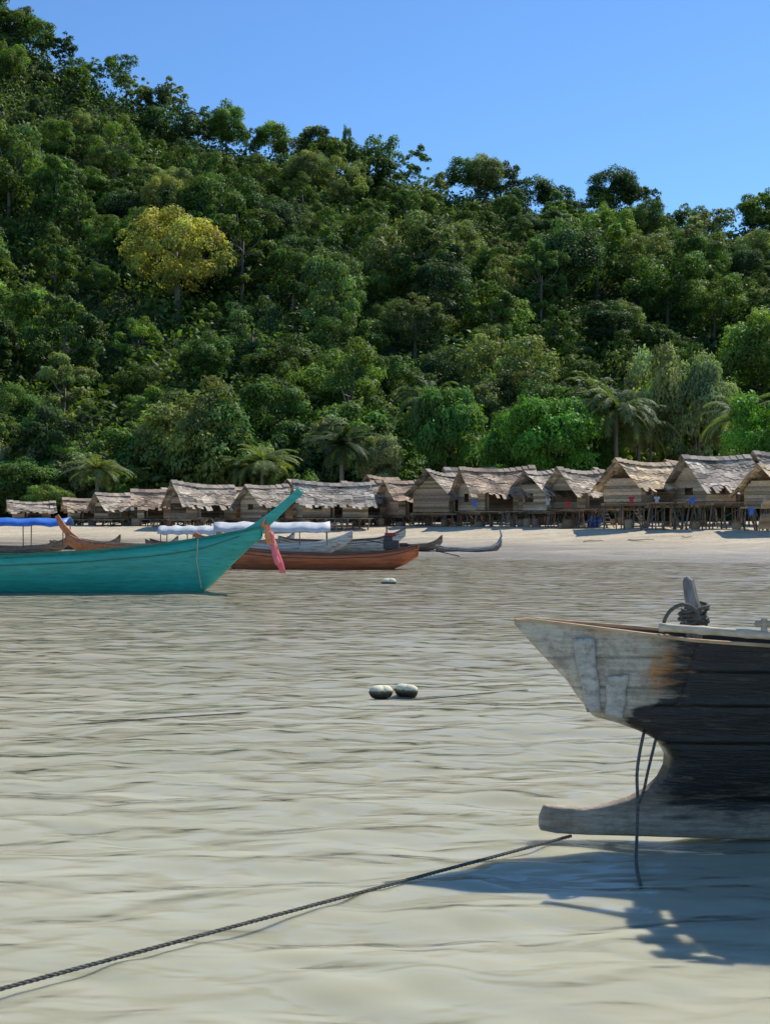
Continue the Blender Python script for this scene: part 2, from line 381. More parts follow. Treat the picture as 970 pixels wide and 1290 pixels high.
for i in range(4):
    cm,C=crown_mesh(400+i,2.2,1.9,26,210,0.12,2.1,low=1); sv.append((cm,trunk_mesh(410+i,2.1,0.09,C,2.1),2.1))
random.seed(21)
for i in range(64):
    D=random.uniform(103,112); px=-60+i*17.8+random.uniform(-8,8); X_=(px-485)/F*D
    s=random.uniform(0.8,1.9)
    c=random.choice([(0.13,0.24,0.05),(0.22,0.28,0.08),(0.11,0.20,0.04),(0.24,0.28,0.13),(0.08,0.15,0.04)])
    tree(X_,D,s,0,c,"leafy green shrub behind the stilt huts",sz=s*random.uniform(0.9,1.35),name="shrub",group="shrubs behind the village",cat="shrub",crown=sv[i%4])
nv=[]
for i in range(3):
    cm,C=crown_mesh(500+i,4.2,3.2,46,440,0.15,5.6,low=1); nv.append((cm,trunk_mesh(510+i,5.6,0.2,C,5.6),5.6))
for px,py,D,s,v,c in ((690,554,93,0.95,0,(0.11,0.25,0.035)),(975,545,84,0.85,1,(0.11,0.25,0.035)),(640,572,97,0.6,2,(0.09,0.20,0.035)),(745,566,98,0.7,1,(0.08,0.17,0.03)),
    (25,605,104,0.8,2,(0.12,0.21,0.05)),(60,625,101,0.5,1,(0.17,0.25,0.06)),(480,585,99,0.5,0,(0.24,0.27,0.13)),(820,510,101,0.8,1,(0.24,0.28,0.13)),(880,525,100,0.75,2,(0.21,0.26,0.12)),(560,545,103,0.8,0,(0.11,0.22,0.045))):
    X_=(px-485)/F*D; zt=P(px,py,D).z; zb=float(hz(X_,D)); tree(X_,D,s,0,c,"bright green leafy tree behind the stilt huts",sz=max(0.3,(zt-zb)/5.6),group="trees behind the village",crown=nv[v])
def palm_mesh(seed,nf,fl,h):
    r=random.Random(seed); mb=MB()
    for i in range(nf):
        az=i*2.399+r.uniform(-.2,.2); el=r.uniform(-0.5,1.4); L=fl*r.uniform(0.85,1.15)
        pts=[];p=Vector((0,0,h)); e=el
        for k in range(13):
            pts.append(p.copy()); p=p+Vector((math.cos(az)*math.cos(e),math.sin(az)*math.cos(e),math.sin(e)))*(L/12); e-=0.075+0.012*k
        mb.tc=(0.9,0.85,0.5); mb.tube(pts,[0.04*(1-0.85*k/12) for k in range(13)],4)
        for k in range(1,13):
            d=(pts[k]-pts[k-1]).normalized(); side=d.cross(Vector((0,0,1))); 
            if side.length<0.05: side=Vector((1,0,0))
            side.normalize()
            for j in range(4):
                b=pts[k-1].lerp(pts[k],j/4)
                ll=0.66*math.sin(math.pi*min(1,(k+1)/14))**0.6*fl/3.2
                for sg in(-1,1):
                    tip=b+side*sg*ll*0.75+d*ll*0.6+Vector((0,0,-ll*r.uniform(0.05,0.5)))
                    wv=d*0.05; t=r.uniform(0.7,1.3); mb.tc=(t,t,t*0.9)
                    mb.add([b-wv,b+wv,tip],[(0,1,2)])
    cm=raw("crown",mb.v,mb.f,M['leaf'],False,tint=mb.t)
    tb=MB(); tb.tube([(0.3*math.sin(t*2),0.1*t,-0.5+(h+0.5)*t) for t in [k/8 for k in range(9)]],[0.2-0.07*k/8 for k in range(9)],8)
    co=np.zeros(len(cm.vertices)*3,dtype=np.float32); cm.vertices.foreach_get("co",co); co=co.reshape(-1,3)+np.array((0.3*math.sin(2),0.1,0),dtype=np.float32); cm.vertices.foreach_set("co",co.ravel())
    return cm,raw("trunk",tb.v,tb.f,M['bark'],True,tint=tb.t),h
pv=[palm_mesh(600,32,3.6,8),palm_mesh(601,34,3.2,8),palm_mesh(602,28,3.8,8)]
for px,py,D,s,v,c in ((780,512,95,1.15,0,(0.13,0.18,0.08)),(745,502,98,0.95,1,(0.12,0.17,0.07)),(805,534,97,0.95,2,(0.20,0.22,0.10)),(930,526,90,0.95,2,(0.14,0.2,0.08)),(435,556,97,1.15,1,(0.05,0.08,0.035)),(122,588,100,0.95,0,(0.17,0.21,0.09)),(330,578,101,1.0,2,(0.16,0.21,0.08)),(300,588,102,.8,1,(0.13,0.18,0.07)),(545,505,104,1.0,0,(0.10,0.15,0.05))):
    X_=(px-485)/F*D; zt=P(px,py,D).z; zb=float(hz(X_,D)); tree(X_,D,s,0,c,"coconut palm with spiky green fronds behind the huts",sz=(zt-zb)/8.0,name="palm_tree",group="coconut palms along the beach",cat="palm tree",crown=pv[v])
# ------------------------------------------------------------ huts
def hut(px,D,L,W,yaw,zf,zw,zp,kind=0,lab=""):
    r=random.Random(int(px*7+D)); k_=1.0
    if px<480:
        k_=0.90; D*=k_; L*=k_; W*=k_; zf=2+(zf-2)*k_; zw=2+(zw-2)*k_; zp=2+(zp-2)*k_
    X_=(px-485)/F*D; g0=float(hz(X_,D))
    e=empty("stilt_hut",(X_,D,g0),yaw,lab,"hut","stilt huts along the beach")
    zf-=g0; zw-=g0; zp-=g0
    mb=MB(); ov=0.55*k_; hw=W/2+ov*0.9; hl=L/2+ov; nC=9; nX=int(L*6)
    base={0:(1.0,0.95,0.88),1:(1.2,1.06,0.85),2:(1.0,0.84,0.70),3:(0.93,0.91,0.88)}[kind]
    ze=zw-0.25; sagk=r.uniform(0.08,0.28); tilt=r.uniform(-0.08,0.08)
    sag=lambda x:-sagk*math.cos(x/hl*1.4)+tilt*x
    patch=[r.uniform(0,1000) for _ in range(2)]
    for sd in(-1,1):
        for i in range(nC):
            t0=i/nC-0.05; t1=(i+1)/nC+0.03
            for j in range(nX):
                x0=-hl+2*hl*j/nX; x1=-hl+2*hl*(j+1)/nX
                def pt(x,t,u): return (x,sd*hw*(1-t),ze+(zp-ze)*t+u+sag(x)*min(1,t+0.3)+fnoise(x*0.9,t*3+patch[0],sd)*0.15)
                jag0=r.uniform(-0.05,0.05)*(2.4 if i==0 else 1.0)
                v=max(0.35,r.uniform(0.75,1.2)*(1+1.3*fnoise(x0*0.8,i*0.5+patch[1],sd*3)))
                if r.random()<0.07: v*=0.45
                if kind==1 and fnoise(x0*0.6+9,i*0.4,sd)>0.0: mb.tc=(v*1.4,v*1.2,v*0.85)
                else: mb.tc=(base[0]*v,base[1]*v,base[2]*v)
                q=[pt(x0,t0+jag0,0.04),pt(x1,t0+jag0+r.uniform(-.01,.01),0.04),pt(x1,min(t1,1.0),0.0),pt(x0,min(t1,1.0),0.0)]
                q2=[(a,b,c-0.025) for a,b,c in q]
                mb.add(q+q2,[(0,1,2,3),(7,6,5,4),(0,4,5,1),(1,5,6,2),(3,2,6,7),(0,3,7,4)])
    nr_=int(L*3)
    for j in range(nr_):
        x=-hl+2*hl*(j+.5)/nr_; v=r.uniform(0.6,1.2); mb.tc=(base[0]*v,base[1]*v,base[2]*v)
        for sd in(-1,1):
            mb.box((x,sd*0.14,zp+sag(x)),(2*hl/nr_*1.1,0.36,0.035),Matrix.Rotation(-sd*math.atan2(zp-ze,hw)+r.uniform(-.08,.08),3,'X'))
    mb.obj("roof",M['thatch'],e)
    wb=MB(); bh=0.17; nb=max(3,int((zw-zf)/bh)); bh=(zw-zf)/nb
    openf=r.random()<0.75
    dl=-L*0.5+L*(r.uniform(0.12,0.3) if openf else r.uniform(0.4,0.6)); dw=(L*r.uniform(0.45,0.62)) if openf else r.uniform(0.7,1.1)
    wx=-L*0.5+L*r.uniform(0.08,0.18); ww=min(r.uniform(0.4,0.9),dl-wx-0.2); haswin=(ww>0.2)
    sidewin=r.random()<0.3; sideopen=r.random()<0.35
    wt=r.uniform(0.85,1.5)
    def tc():
        v=wt*r.uniform(0.45,1.35); wb.tc=(v*r.uniform(.95,1.1),v,v*r.uniform(.85,1))
    for i in range(nb):
        z=zf+bh*(i+.5); fr=(i+.5)/nb
        segs=[(-L/2,L/2)]
        if fr<0.93: segs=[(-L/2,dl),(dl+dw,L/2)]
        if haswin and 0.45<fr<0.85: segs=[(-L/2,wx),(wx+ww,dl),(dl+dw,L/2)]
        for a,b in segs:
            if b-a<0.05: continue
            tc(); wb.box(((a+b)/2,-W/2+r.uniform(-.012,.012),z),(b-a,0.03,bh*0.93))
        tc(); wb.box((0,W/2,z),(L,0.03,bh*0.93))
        for sx in(-1,1):
            if sideopen and sx<0 and fr>0.4: continue
            tc()
            if 0.45<fr<0.85 and sidewin:
                wb.box((sx*L/2+r.uniform(-.012,.012),-W*0.3,z),(0.03,W*0.4-0.04,bh*0.93)); tc(); wb.box((sx*L/2,W*0.32,z),(0.03,W*0.36-0.04,bh*0.93))
            else: wb.box((sx*L/2+r.uniform(-.012,.012),0,z),(0.03,W-0.04,bh*0.93))
    ng=max(4,int((zp-zw)/0.16)); gopen=r.random()<0.5
    for sx in(-1,1):
        for i in range(ng):
            if gopen and sx<0 and i>ng*0.3: continue
            t=(i+.5)/ng; wdt=(W+0.1)*(1-t)-0.05
            if wdt<0.1: continue
            tc(); wb.box((sx*(L/2+0.0)+r.uniform(-.012,.012),0,zw+(zp-zw-0.3)*t),(0.03,wdt,(zp-zw)/ng*0.88))
    wb.obj("wall",M['boards'],e)
    cb=MB()
    for sx in(-1,1):
        for sy in(-1,1): cb.tube([(sx*(L/2-0.06),sy*(W/2-0.06),zf-0.1),(sx*(L/2-0.06),sy*(W/2-0.06),zw)],0.04,5)
    cb.obj("frame",M['pole'],e)
    fb=MB(); 
    for i in range(int(W/0.2)+3):
        v=r.uniform(0.7,1.2); fb.tc=(v,v,v); fb.box((0,-W/2-0.5+i*0.2,zf-0.08),(L+0.5+r.uniform(-.1,.2),0.18,0.05))
    for k in range(4): fb.box((-L/2+L*k/3,-0.2,zf-0.16),(0.09,W+0.9,0.1))
    fb.obj("floor",M['boards'],e)
    db=MB(); db.box((dl+0.15,-W/2+0.25,(zf+zw)/2-0.05),(0.04,0.6,zw-zf-0.15),Matrix.Rotation(0.3,3,'Z')); db.obj("door",M['boards'],e)
    if haswin:
        wd=MB(); zc_=zf+(zw-zf)*0.66
        for a in(0,1): wd.box((wx+ww*a,-W/2-0.035,zc_),(0.05,0.04,(zw-zf)*0.46)); 
        for a in(-1,1): wd.box((wx+ww/2,-W/2-0.035,zc_+a*(zw-zf)*0.22),(ww-0.1,0.04,0.05))
        wd.obj("window_frame",M['pole'],e)
    ns=4 if L<3.3 else 6
    for i in range(ns):
        for j in range(3):
            x=-L/2+L*i/(ns-1)+r.uniform(-.15,.15); y=-W/2-0.35+(W+0.35)*j/2
            sb=MB(); a,b=r.uniform(-.3,.3),r.uniform(-.2,.2); rr=r.uniform(0.8,1.25)
            sb.tube([(x+a,y+b,-0.4),(x+a*0.4,y+b*0.3,zf*0.5),(x,y,zf-0.2)],[0.05*rr,0.045*rr,0.04*rr],6)
            sb.obj("stilt",M['pole'],e,True)
    for j in range(2):
        bb=MB(); y=-W/2-0.3+j*(W*0.6); bb.tube([(-L/2,y,zf*0.15),(L/2*r.uniform(-.3,.9),y,zf*0.85)],0.03,5); bb.obj("brace",M['pole'],e)
    lb=MB(); lx=dl+dw/2
    for s_ in(-.25,.25): lb.tube([(lx+s_,-W/2-1.5,-0.05),(lx+s_,-W/2-0.55,zf)],0.035,5)
    for k in range(5): 
        t=(k+.7)/5.5; lb.tube([(lx-.27,-W/2-1.5+0.95*t,zf*t),(lx+.27,-W/2-1.5+0.95*t,zf*t)],0.025,5)
    lb.obj("ladder",M['pole'],e)
    return e
dg=math.radians
HL="stilt hut with thatched palm roof and plank walls on the sand"
HUTS=[
 (110,100,2.9,2.3,dg(20),1.45,2.35,3.15,2,"small hut with reddish palm roof on low stilts"),
 (150,98,3.1,2.6,dg(38),1.5,2.5,3.6,0,HL),
 (197,96,2.9,2.7,dg(12),1.5,2.6,3.8,2,"small hut with reddish palm roof on low stilts"),
 (226,99,2.6,2.6,dg(48),1.6,2.7,4.0,3,HL),
 (256,93,4.2,3.2,dg(33),1.55,2.7,4.25,0,HL),
 (303,97,2.6,2.6,dg(55),1.65,2.7,4.0,2,HL),
 (336,92,2.8,3.0,dg(38),1.55,2.8,4.1,3,HL),
 (380,97,3.0,3.0,dg(60),1.7,2.9,4.5,0,HL),
 (418,90,4.9,3.4,dg(12),1.6,2.8,4.3,3,"long hut with grey thatched roof facing the water"),
 (455,96,2.8,3.0,dg(35),1.8,3.0,4.5,0,HL),
 (482,89,2.4,3.0,dg(48),1.8,3.1,4.6,2,HL),
 (514,86,2.8,2.8,dg(24),1.8,3.1,4.4,2,"hut with patchy brown palm roof on stilts"),
 (560,83,3.0,3.2,dg(48),2.0,3.3,4.85,3,HL),
 (592,90,3.2,3.0,dg(20),2.0,3.5,5.3,0,HL),
 (626,80,4.3,3.5,dg(16),2.1,3.4,5.05,2,"wide hut with large sloping weathered palm roof"),
 (665,88,2.8,3.0,dg(30),2.1,3.5,5.1,0,HL),
 (681,79,2.3,2.8,dg(44),2.1,3.4,4.75,3,"narrow hut with dark grey palm roof on stilts"),
 (706,86,2.6,3.0,dg(50),2.1,3.5,4.9,2,HL),
 (731,77,2.7,2.9,dg(28),2.25,3.4,4.8,0,HL),
 (766,84,2.6,2.8,dg(45),2.3,3.6,5.0,3,HL),
 (813,72,3.7,3.3,dg(30),2.6,3.6,5.1,1,"hut with pale yellow thatch roof and open front on tall stilts"),
 (856,80,3.0,3.0,dg(48),2.5,3.7,5.4,2,HL),
 (901,70,3.6,3.3,dg(20),2.6,3.6,5.3,3,"hut with grey thatched roof on tall stilts"),
 (942,79,2.8,3.0,dg(40),2.5,3.8,5.4,0,HL),
 (977,66,2.4,2.4,dg(38),2.4,3.3,4.55,1,"small tan hut at the end of the row on stilts"),
 (992,76,4.0,3.2,dg(16),2.6,3.8,5.6,3,HL),
 (1060,70,4.0,3.0,dg(20),2.7,3.9,5.4,0,HL),
 (40,104,3.0,2.6,dg(20),1.5,2.3,3.0,0,HL)]
for a in HUTS: hut(*a)
def garment(px,py,D,m,label,w=0.32,h=0.42,yaw=0.3):
    p=P(px,py,D); mb=MB(); 
    prof=[(-.5,.5),(-.22,.5),(-.12,.44),(.12,.44),(.22,.5),(.5,.5),(.62,.2),(.42,.14),(.36,.2),(.36,-.5),(-.36,-.5),(-.36,.2),(-.42,.14),(-.62,.2)]
    n=len(prof); vs=[(a*w,0.02+0.02*math.sin(a*9),b*h) for a,b in prof]+[(a*w,-0.02+0.02*math.sin(a*9),b*h) for a,b in prof]
    mb.add(vs,[tuple(range(n)),tuple(range(2*n-1,n-1,-1))]+[(i,n+i,n+(i+1)%n,(i+1)%n) for i in range(n)])
    o=mb.obj("hanging_shirt",m); o.location=p; o.rotation_euler=(0,0,yaw); meta(o,label,"clothing","laundry hung at the huts")
for px,py,D,m,l in ((598,634,77.4,'c2',"blue shirt hung beneath a hut roof"),(690,632,76.8,'c3',"white shirt hung on the hut porch"),(795,630,69.6,'c1',"red shirt hung beneath the hut roof"),(827,630,69.8,'c3',"white shirt hung on the hut porch"),(872,631,67.7,'c2',"blue shirt hung on the hut porch"),(946,644,64,'c2',"blue shirt hung by the last hut"),(715,636,75.1,'c1',"red shirt hung on the hut wall")):
    garment(px,py,D,M[m],l)
def barrel(px,D):
    X_=(px-485)/F*D; z=float(hz(X_,D)); mb=MB()
    mb.tube([(0,0,t*0.85) for t in(0,.02,.28,.3,.32,.58,.6,.62,.86,.9)],[.25,.27,.27,.285,.27,.27,.285,.27,.27,.25],16)
    o=mb.obj("barrel",M['barrel'],None,True); o.location=(X_,D,z-0.03); meta(o,"blue plastic barrel standing on the sand under a hut","barrel","blue barrels under the huts")
for px,D in((745,76.5),(752,76.9)): barrel(px,D)
random.seed(5)
for i in range(7):
    px=random.uniform(560,960); D=random.uniform(62,72); X_=(px-485)/F*D; a=random.uniform(-.6,.6); L=random.uniform(0.6,1.6)
    pts=[]
    for t in np.linspace(-.5,.5,6):
        x=X_+math.cos(a)*L*t; y=D+math.sin(a)*L*t; pts.append((x,y,float(hz(x,y))+0.04+0.02*math.sin(t*7+i)))
    mb=MB(); mb.tube(pts,[0.03,0.035,0.035,0.03,0.025,0.02],6); o=mb.obj("driftwood",M['bamboo'],None,True); meta(o,"weathered pale driftwood pole lying on the sand","driftwood","driftwood scattered on the beach")
for a in HUTS:
    if not 90<a[0]<975: continue
    for _k in range(3):
        px,D=a[0],a[1]*(0.9 if a[0]<480 else 1)
        X_=(px-485)/F*D+random.uniform(-1.6,1.6); Y_=D-random.uniform(0.2,2.4); r0=random.uniform(0.18,0.34); h=random.uniform(0.25,0.6); mb=MB()
        v=random.uniform(0.5,1.4); mb.tc=(v,v*random.uniform(.85,1),v*random.uniform(.7,1))
        n=10; prof=[(0,r0*0.75),(h*0.3,r0*0.92),(h*0.7,r0),(h*0.95,r0*0.95),(h,r0*1.06),(h*1.03,r0*0.9),(h*0.8,r0*0.8)]
        mb.tube([(0,0,z_) for z_,_ in prof],[b for _,b in prof],n); o=mb.obj("basket",M['boards'],None,False); o.location=(X_,Y_,float(hz(X_,Y_))); meta(o,"woven brown basket standing on the sand beneath a hut","basket","baskets stored under the huts")
# ------------------------------------------------------------ boats
def ip(x,tab,c): return float(np.interp(x,[t[0] for t in tab],[t[c] for t in tab]))
def hull_boat(name,loc,yaw,tab,hullm,railm,label,cat="boat",group=None,post=None,postm=None,thw=4,exp=0.75):
    e=empty(name,loc,yaw,label,cat,group)
    x0,x1=tab[0][0],tab[-1][0]; n=70; m=9
    xs_=[x0+(x1-x0)*i/(n-1) for i in range(n)]
    def sm(x,c):
        d=(x1-x0)/30; return sum(w*ip(x+k*d*0.5,tab,c) for k,w in((-2,1),(-1,2),(0,3),(1,2),(2,1)))/9
    vs=[]
    for x in xs_:
        zk,zg,b=sm(x,1),sm(x,2),sm(x,3)
        for k in range(-m,m+1):
            t=abs(k)/m; sg=1 if k>0 else -1
            vs.append((x,(sg*b*(math.sin(t*math.pi/2)**exp) if k else 0),zk+(zg-zk)*t**1.35))
    w_=2*m+1
    fs=[(i*w_+k,i*w_+k+1,(i+1)*w_+k+1,(i+1)*w_+k) for i in range(n-1) for k in range(w_-1)]
    fs+=[tuple(range(w_)),tuple((n-1)*w_+k for k in range(w_))[::-1]]
    mb=MB(); mb.add(vs,fs); o=mb.obj("hull",hullm,e,True)
    sd=o.modifiers.new("s",'SOLIDIFY'); sd.thickness=0.04; sd.offset=0
    for sg in(-1,1):
        rb=MB(); pts=[(x,sg*(sm(x,3)+0.01),sm(x,2)+0.015) for x in xs_]
        for a,b in zip(pts[:-1],pts[1:]): rb.beam(a,b,0.07,0.055)
        rb.obj("gunwale_rail",railm,e)
        rb=MB(); pts=[(x,sg*(sm(x,3)*(math.sin(0.86*math.pi/2)**exp)+0.025),sm(x,1)+(sm(x,2)-sm(x,1))*0.86**1.35) for x in xs_[:-4]]
        for a,b in zip(pts[:-1],pts[1:]): rb.beam(a,b,0.02,0.03)
        rb.obj("rubbing_strake",railm,e)
    db=MB()
    for i in range(3,n-8):
        x=xs_[i]; b=sm(x,3)*0.82; z=sm(x,1)+(sm(x,2)-sm(x,1))*0.5
        db.box((x,0,z),((x1-x0)/n*0.93,2*b,0.03))
    db.obj("deck",M['deck'],e)
    for k in range(thw):
        x=x0+(x1-x0)*(0.15+0.6*k/max(1,thw-1)); tb=MB(); tb.box((x,0,sm(x,2)-0.06),(0.2,2*sm(x,3)-0.06,0.035)); tb.obj("thwart",M['deck'],e)
    if post:
        pb=MB(); pts=post; rings=[]
        for i,(a,wa,ha) in enumerate(pts):
            A=Vector(pts[max(i-1,0)][0]);B=Vector(pts[min(i+1,len(pts)-1)][0]); d=(B-A).normalized(); up=Vector((-d.z,0,d.x)); s=Vector((0,1,0)); c=Vector(a)
            rings+= [c+s*u*wa/2+up*v*ha/2 for u,v in((-1,-1),(1,-1),(1,1),(-1,1))]
        fs=[(0,3,2,1),tuple(len(rings)-4+i for i in range(4))]
        for i in range(len(pts)-1):
            for k in range(4): fs.append((i*4+k,i*4+(k+1)%4,(i+1)*4+(k+1)%4,(i+1)*4+k))
        pb.add(rings,fs); pb.obj("prow",postm or hullm,e,False,0.012)
    return e
def canopy(e,x0,x1,hw,zb,zt,m,n=4,arch=0.18):
    for i in range(n):
        for sg in(-1,1):
            x=x0+(x1-x0)*i/(n-1); pb=MB(); pb.tube([(x,sg*hw*0.9,zb),(x,sg*hw*0.95,zt)],0.025,6); pb.obj("canopy_post",M['pole'],e)
    rb=MB(); k=11; vs=[]
    for i in range(17):
        x=x0-0.15+(x1-x0+0.3)*i/16
        for j in range(k): a=-1+2*j/(k-1); vs.append((x,a*hw*1.08,zt+arch*(1-a*a)-0.10*(abs(a)>0.95)+0.02*math.sin(i*2.1+j)-0.06*math.sin(i*math.pi/4)**2))
    rb.add(vs,[(i*k+j,i*k+j+1,(i+1)*k+j+1,(i+1)*k+j) for i in range(16) for j in range(k-1)])
    o=rb.obj("canopy",m,e,True); s=o.modifiers.new("s",'SOLIDIFY'); s.thickness=0.03
def engine(e,x,z):
    b=MB(); b.box((x,0,z+0.3),(0.55,0.35,0.32)); b.box((x+0.1,0,z+0.52),(0.3,0.3,0.16)); b.tube([(x-0.3,0,z+0.3),(x-0.6,0,z+0.3)],0.07,8)
    b.tube([(x,0,z-0.25),(x,0,z+0.15)],0.05,8); b.obj("engine",M['metal'],e,False,0.02)
    c=MB(); c.box((x+0.02,0,z+0.66),(0.4,0.28,0.12)); c.tube([(x+0.15,0.1,z+0.65),(x+0.15,0.1,z+0.95)],0.03,6); c.obj("engine_cover",M['redmetal'],e,False,0.02)
    s=MB(); s.tube([(x-0.6,0,z+0.3),(x-2.4,0,z-0.1)],0.02,6); s.obj("propeller_shaft",M['metal'],e)
    h=MB(); h.tube([(x+0.25,0,z+0.35),(x+1.1,0.1,z+0.5)],0.02,6); h.obj("tiller",M['metal'],e)
T0=-4.54
tab=[(-8.0,0.0,1.05,0.45),(-7,-0.15,0.95,0.68),(-5,-0.2,0.88,0.8),(-3,-0.2,0.98,0.75),(-1.2,-0.2,1.16,0.55),(-0.25,-0.12,1.30,0.36),(0,-0.02,1.34,0.31),(0.5,0.5,1.43,0.2),(1.0,1.0,1.52,0.11),(1.45,1.42,1.62,0.05)]
teal=hull_boat("longtail_boat",(T0,30,0),dg(0),tab,M['teal'],M['tealdark'],"teal green wooden longtail boat with tall prow and ribbons",
  post=[((0.95,0,1.36),0.08,0.30),((1.35,0,1.60),0.09,0.30),((1.7,0,1.88),0.09,0.25),((2.05,0,2.2),0.085,0.2),((2.42,0,2.54),0.08,0.2)],postm=M['teal'])
rb=MB()
rb.tube([(T0-0.1,30-0.42,1.33),(T0-0.13,30-0.42,0.8),(T0-0.04,30-0.25,0.1)],0.012,6)
o=rb.obj("mooring_rope",M['bamboo']); meta(o,"thin pale rope hanging down the teal hull","rope")
def ribbon(name,p,m,label,L,sw,ring=True):
    mb=MB()
    for k in range(4):
        vs=[]; n=10
        for i in range(n+1):
            t=i/n; x=p.x+sw*t+0.03*k+0.02*math.sin(t*6+k); y=p.y-0.12+0.04*math.sin(5*t+2*k)+0.02*k; z=p.z-L*t*(0.85+0.07*k)
            w2=0.045+0.03*t; vs+=[(x-w2,y,z),(x+w2,y+0.02,z)]
        mb.add(vs,[(2*i,2*i+1,2*i+3,2*i+2) for i in range(n)])
    mb.tube([(p.x-0.02+0.05*math.cos(a),p.y+0.09*math.sin(a),p.z+0.02+0.14*math.cos(a)) for a in [i*6.283/12 for i in range(13)]],0.025,6)
    o=mb.obj(name,m,None,True); s=o.modifiers.new("s",'SOLIDIFY'); s.thickness=0.006; meta(o,label,"ribbon","ribbons tied to the prow")
ribbon("prow_ribbon",Vector((T0+1.50,30,1.70)),M['oribbon'],"orange cloth ribbon tied around the boat prow",0.6,0.18)
ribbon("prow_ribbon",Vector((T0+1.60,30,1.5)),M['pink'],"pink cloth ribbon streaming from the boat prow",0.98,0.28)
D=42; sx=(400-485)/F*D
tab=[(-3.55,0.50,0.84,0.12),(-3.1,0.15,0.70,0.36),(-2.3,-0.10,0.58,0.58),(-0.5,-0.15,0.50,0.68),(1.5,-0.15,0.56,0.62),(2.6,-0.1,0.70,0.42),(3.4,0.15,0.88,0.2),(4.1,0.75,1.15,0.06)]
b=hull_boat("longtail_boat",(sx,D,0),math.pi-0.06,tab,M['redboat'],M['darkrim'],"orange red slender longtail boat with dark engine at its stern",
  post=[((3.7,0,0.85),0.08,0.26),((4.4,0,1.22),0.08,0.18)],postm=M['redboat'])
engine(b,-2.6,0.55)
D=52; sx=(170-485)/F*D
tab=[(-3.6,0,0.75,0.4),(-3,-0.12,0.62,0.6),(0,-0.15,0.56,0.7),(1.6,-0.12,0.66,0.5),(2.4,0.2,0.8,0.25),(3.0,0.7,1.05,0.06)]
b=hull_boat("longtail_boat",(sx,D,0),math.pi,tab,M['orange'],M['deck'],"orange longtail boat with curved orange prow near shore",
  post=[((2.3,0,0.65),0.1,0.24),((2.8,0,0.98),0.12,0.3),((3.15,0,1.4),0.11,0.26),((3.4,0,1.85),0.08,0.18)],postm=M['orange'])
D=57; sx=(430-485)/F*D
tab=[(-3.0,0.05,0.75,0.4),(-2.4,-0.1,0.58,0.65),(0,-0.15,0.50,0.75),(1.8,-0.05,0.62,0.45),(2.7,0.4,0.9,0.12),(3.1,0.8,1.15,0.04)]
hull_boat("fishing_boat",(sx,D,0.1),dg(8),tab,M['greyboat'],M['darkrim'],"grey weathered wooden boat grounded near the beach")
D=54; sx=(345-485)/F*D
b=hull_boat("fishing_boat",(sx,D,0.0),dg(4),[(a*1.15,z,g_,w_) for a,z,g_,w_ in tab],M['greyboat'],M['white'],"white canopied boat moored in the shallows",post=None)
canopy(b,-2.5,2.4,0.75,0.5,1.22,M['white'],5,0.32)
D=58; sx=(240-485)/F*D
b=hull_boat("fishing_boat",(sx,D,0.0),dg(-3),[(a*0.7,z,g_*0.9,w_) for a,z,g_,w_ in tab],M['brownboat'],M['deck'],"small brown boat with a faded canopy near the huts")
canopy(b,-1.3,1.3,0.7,0.5,1.05,M['white'],3,0.28)
D=54; sx=(20-485)/F*D
b=hull_boat("fishing_boat",(sx,D,0.0),dg(2),[(a*0.8,z*0.8,g_*0.8,w_) for a,z,g_,w_ in tab],M['brownboat'],M['deck'],"wooden boat covered by a bright blue tarpaulin canopy")
canopy(b,-3.0,2.3,0.75,0.4,1.5,M['blue'],4,0.22)
D=56; sx=(592-485)/F*D
tab=[(-1.6,0.1,0.42,0.2),(-1.2,0.0,0.32,0.32),(0,-0.05,0.24,0.38),(1.0,0.0,0.32,0.26),(1.35,0.2,0.5,0.1),(1.5,0.45,0.72,0.04)]
hull_boat("dinghy",(sx,D,float(hz(sx,D))+0.08),dg(6),tab,M['brownboat'],M['greyboat'],"small brown dugout dinghy with upturned bow near shore",cat="dinghy",thw=2,post=[((1.3,0,0.42),0.05,0.14),((1.5,0,0.85),0.05,0.10),((1.42,0,1.15),0.05,0.07)],postm=M['greyboat'])
for px,D,mm in((515,60,'brownboat'),(300,60,'brownboat'),(180,60,'greyboat'),(400,63,'brownboat'),(110,62,'brownboat'),(330,66,'greyboat')):
    sx=(px-485)/F*D
    hull_boat("dinghy",(sx,D,float(hz(sx,D))+0.1),dg(random.uniform(-25,25)),[(a*1.2,z,g_*1.1,w_) for a,z,g_,w_ in tab],M[mm],M['deck'],"small wooden dinghy pulled up by the beach",cat="dinghy",thw=2)
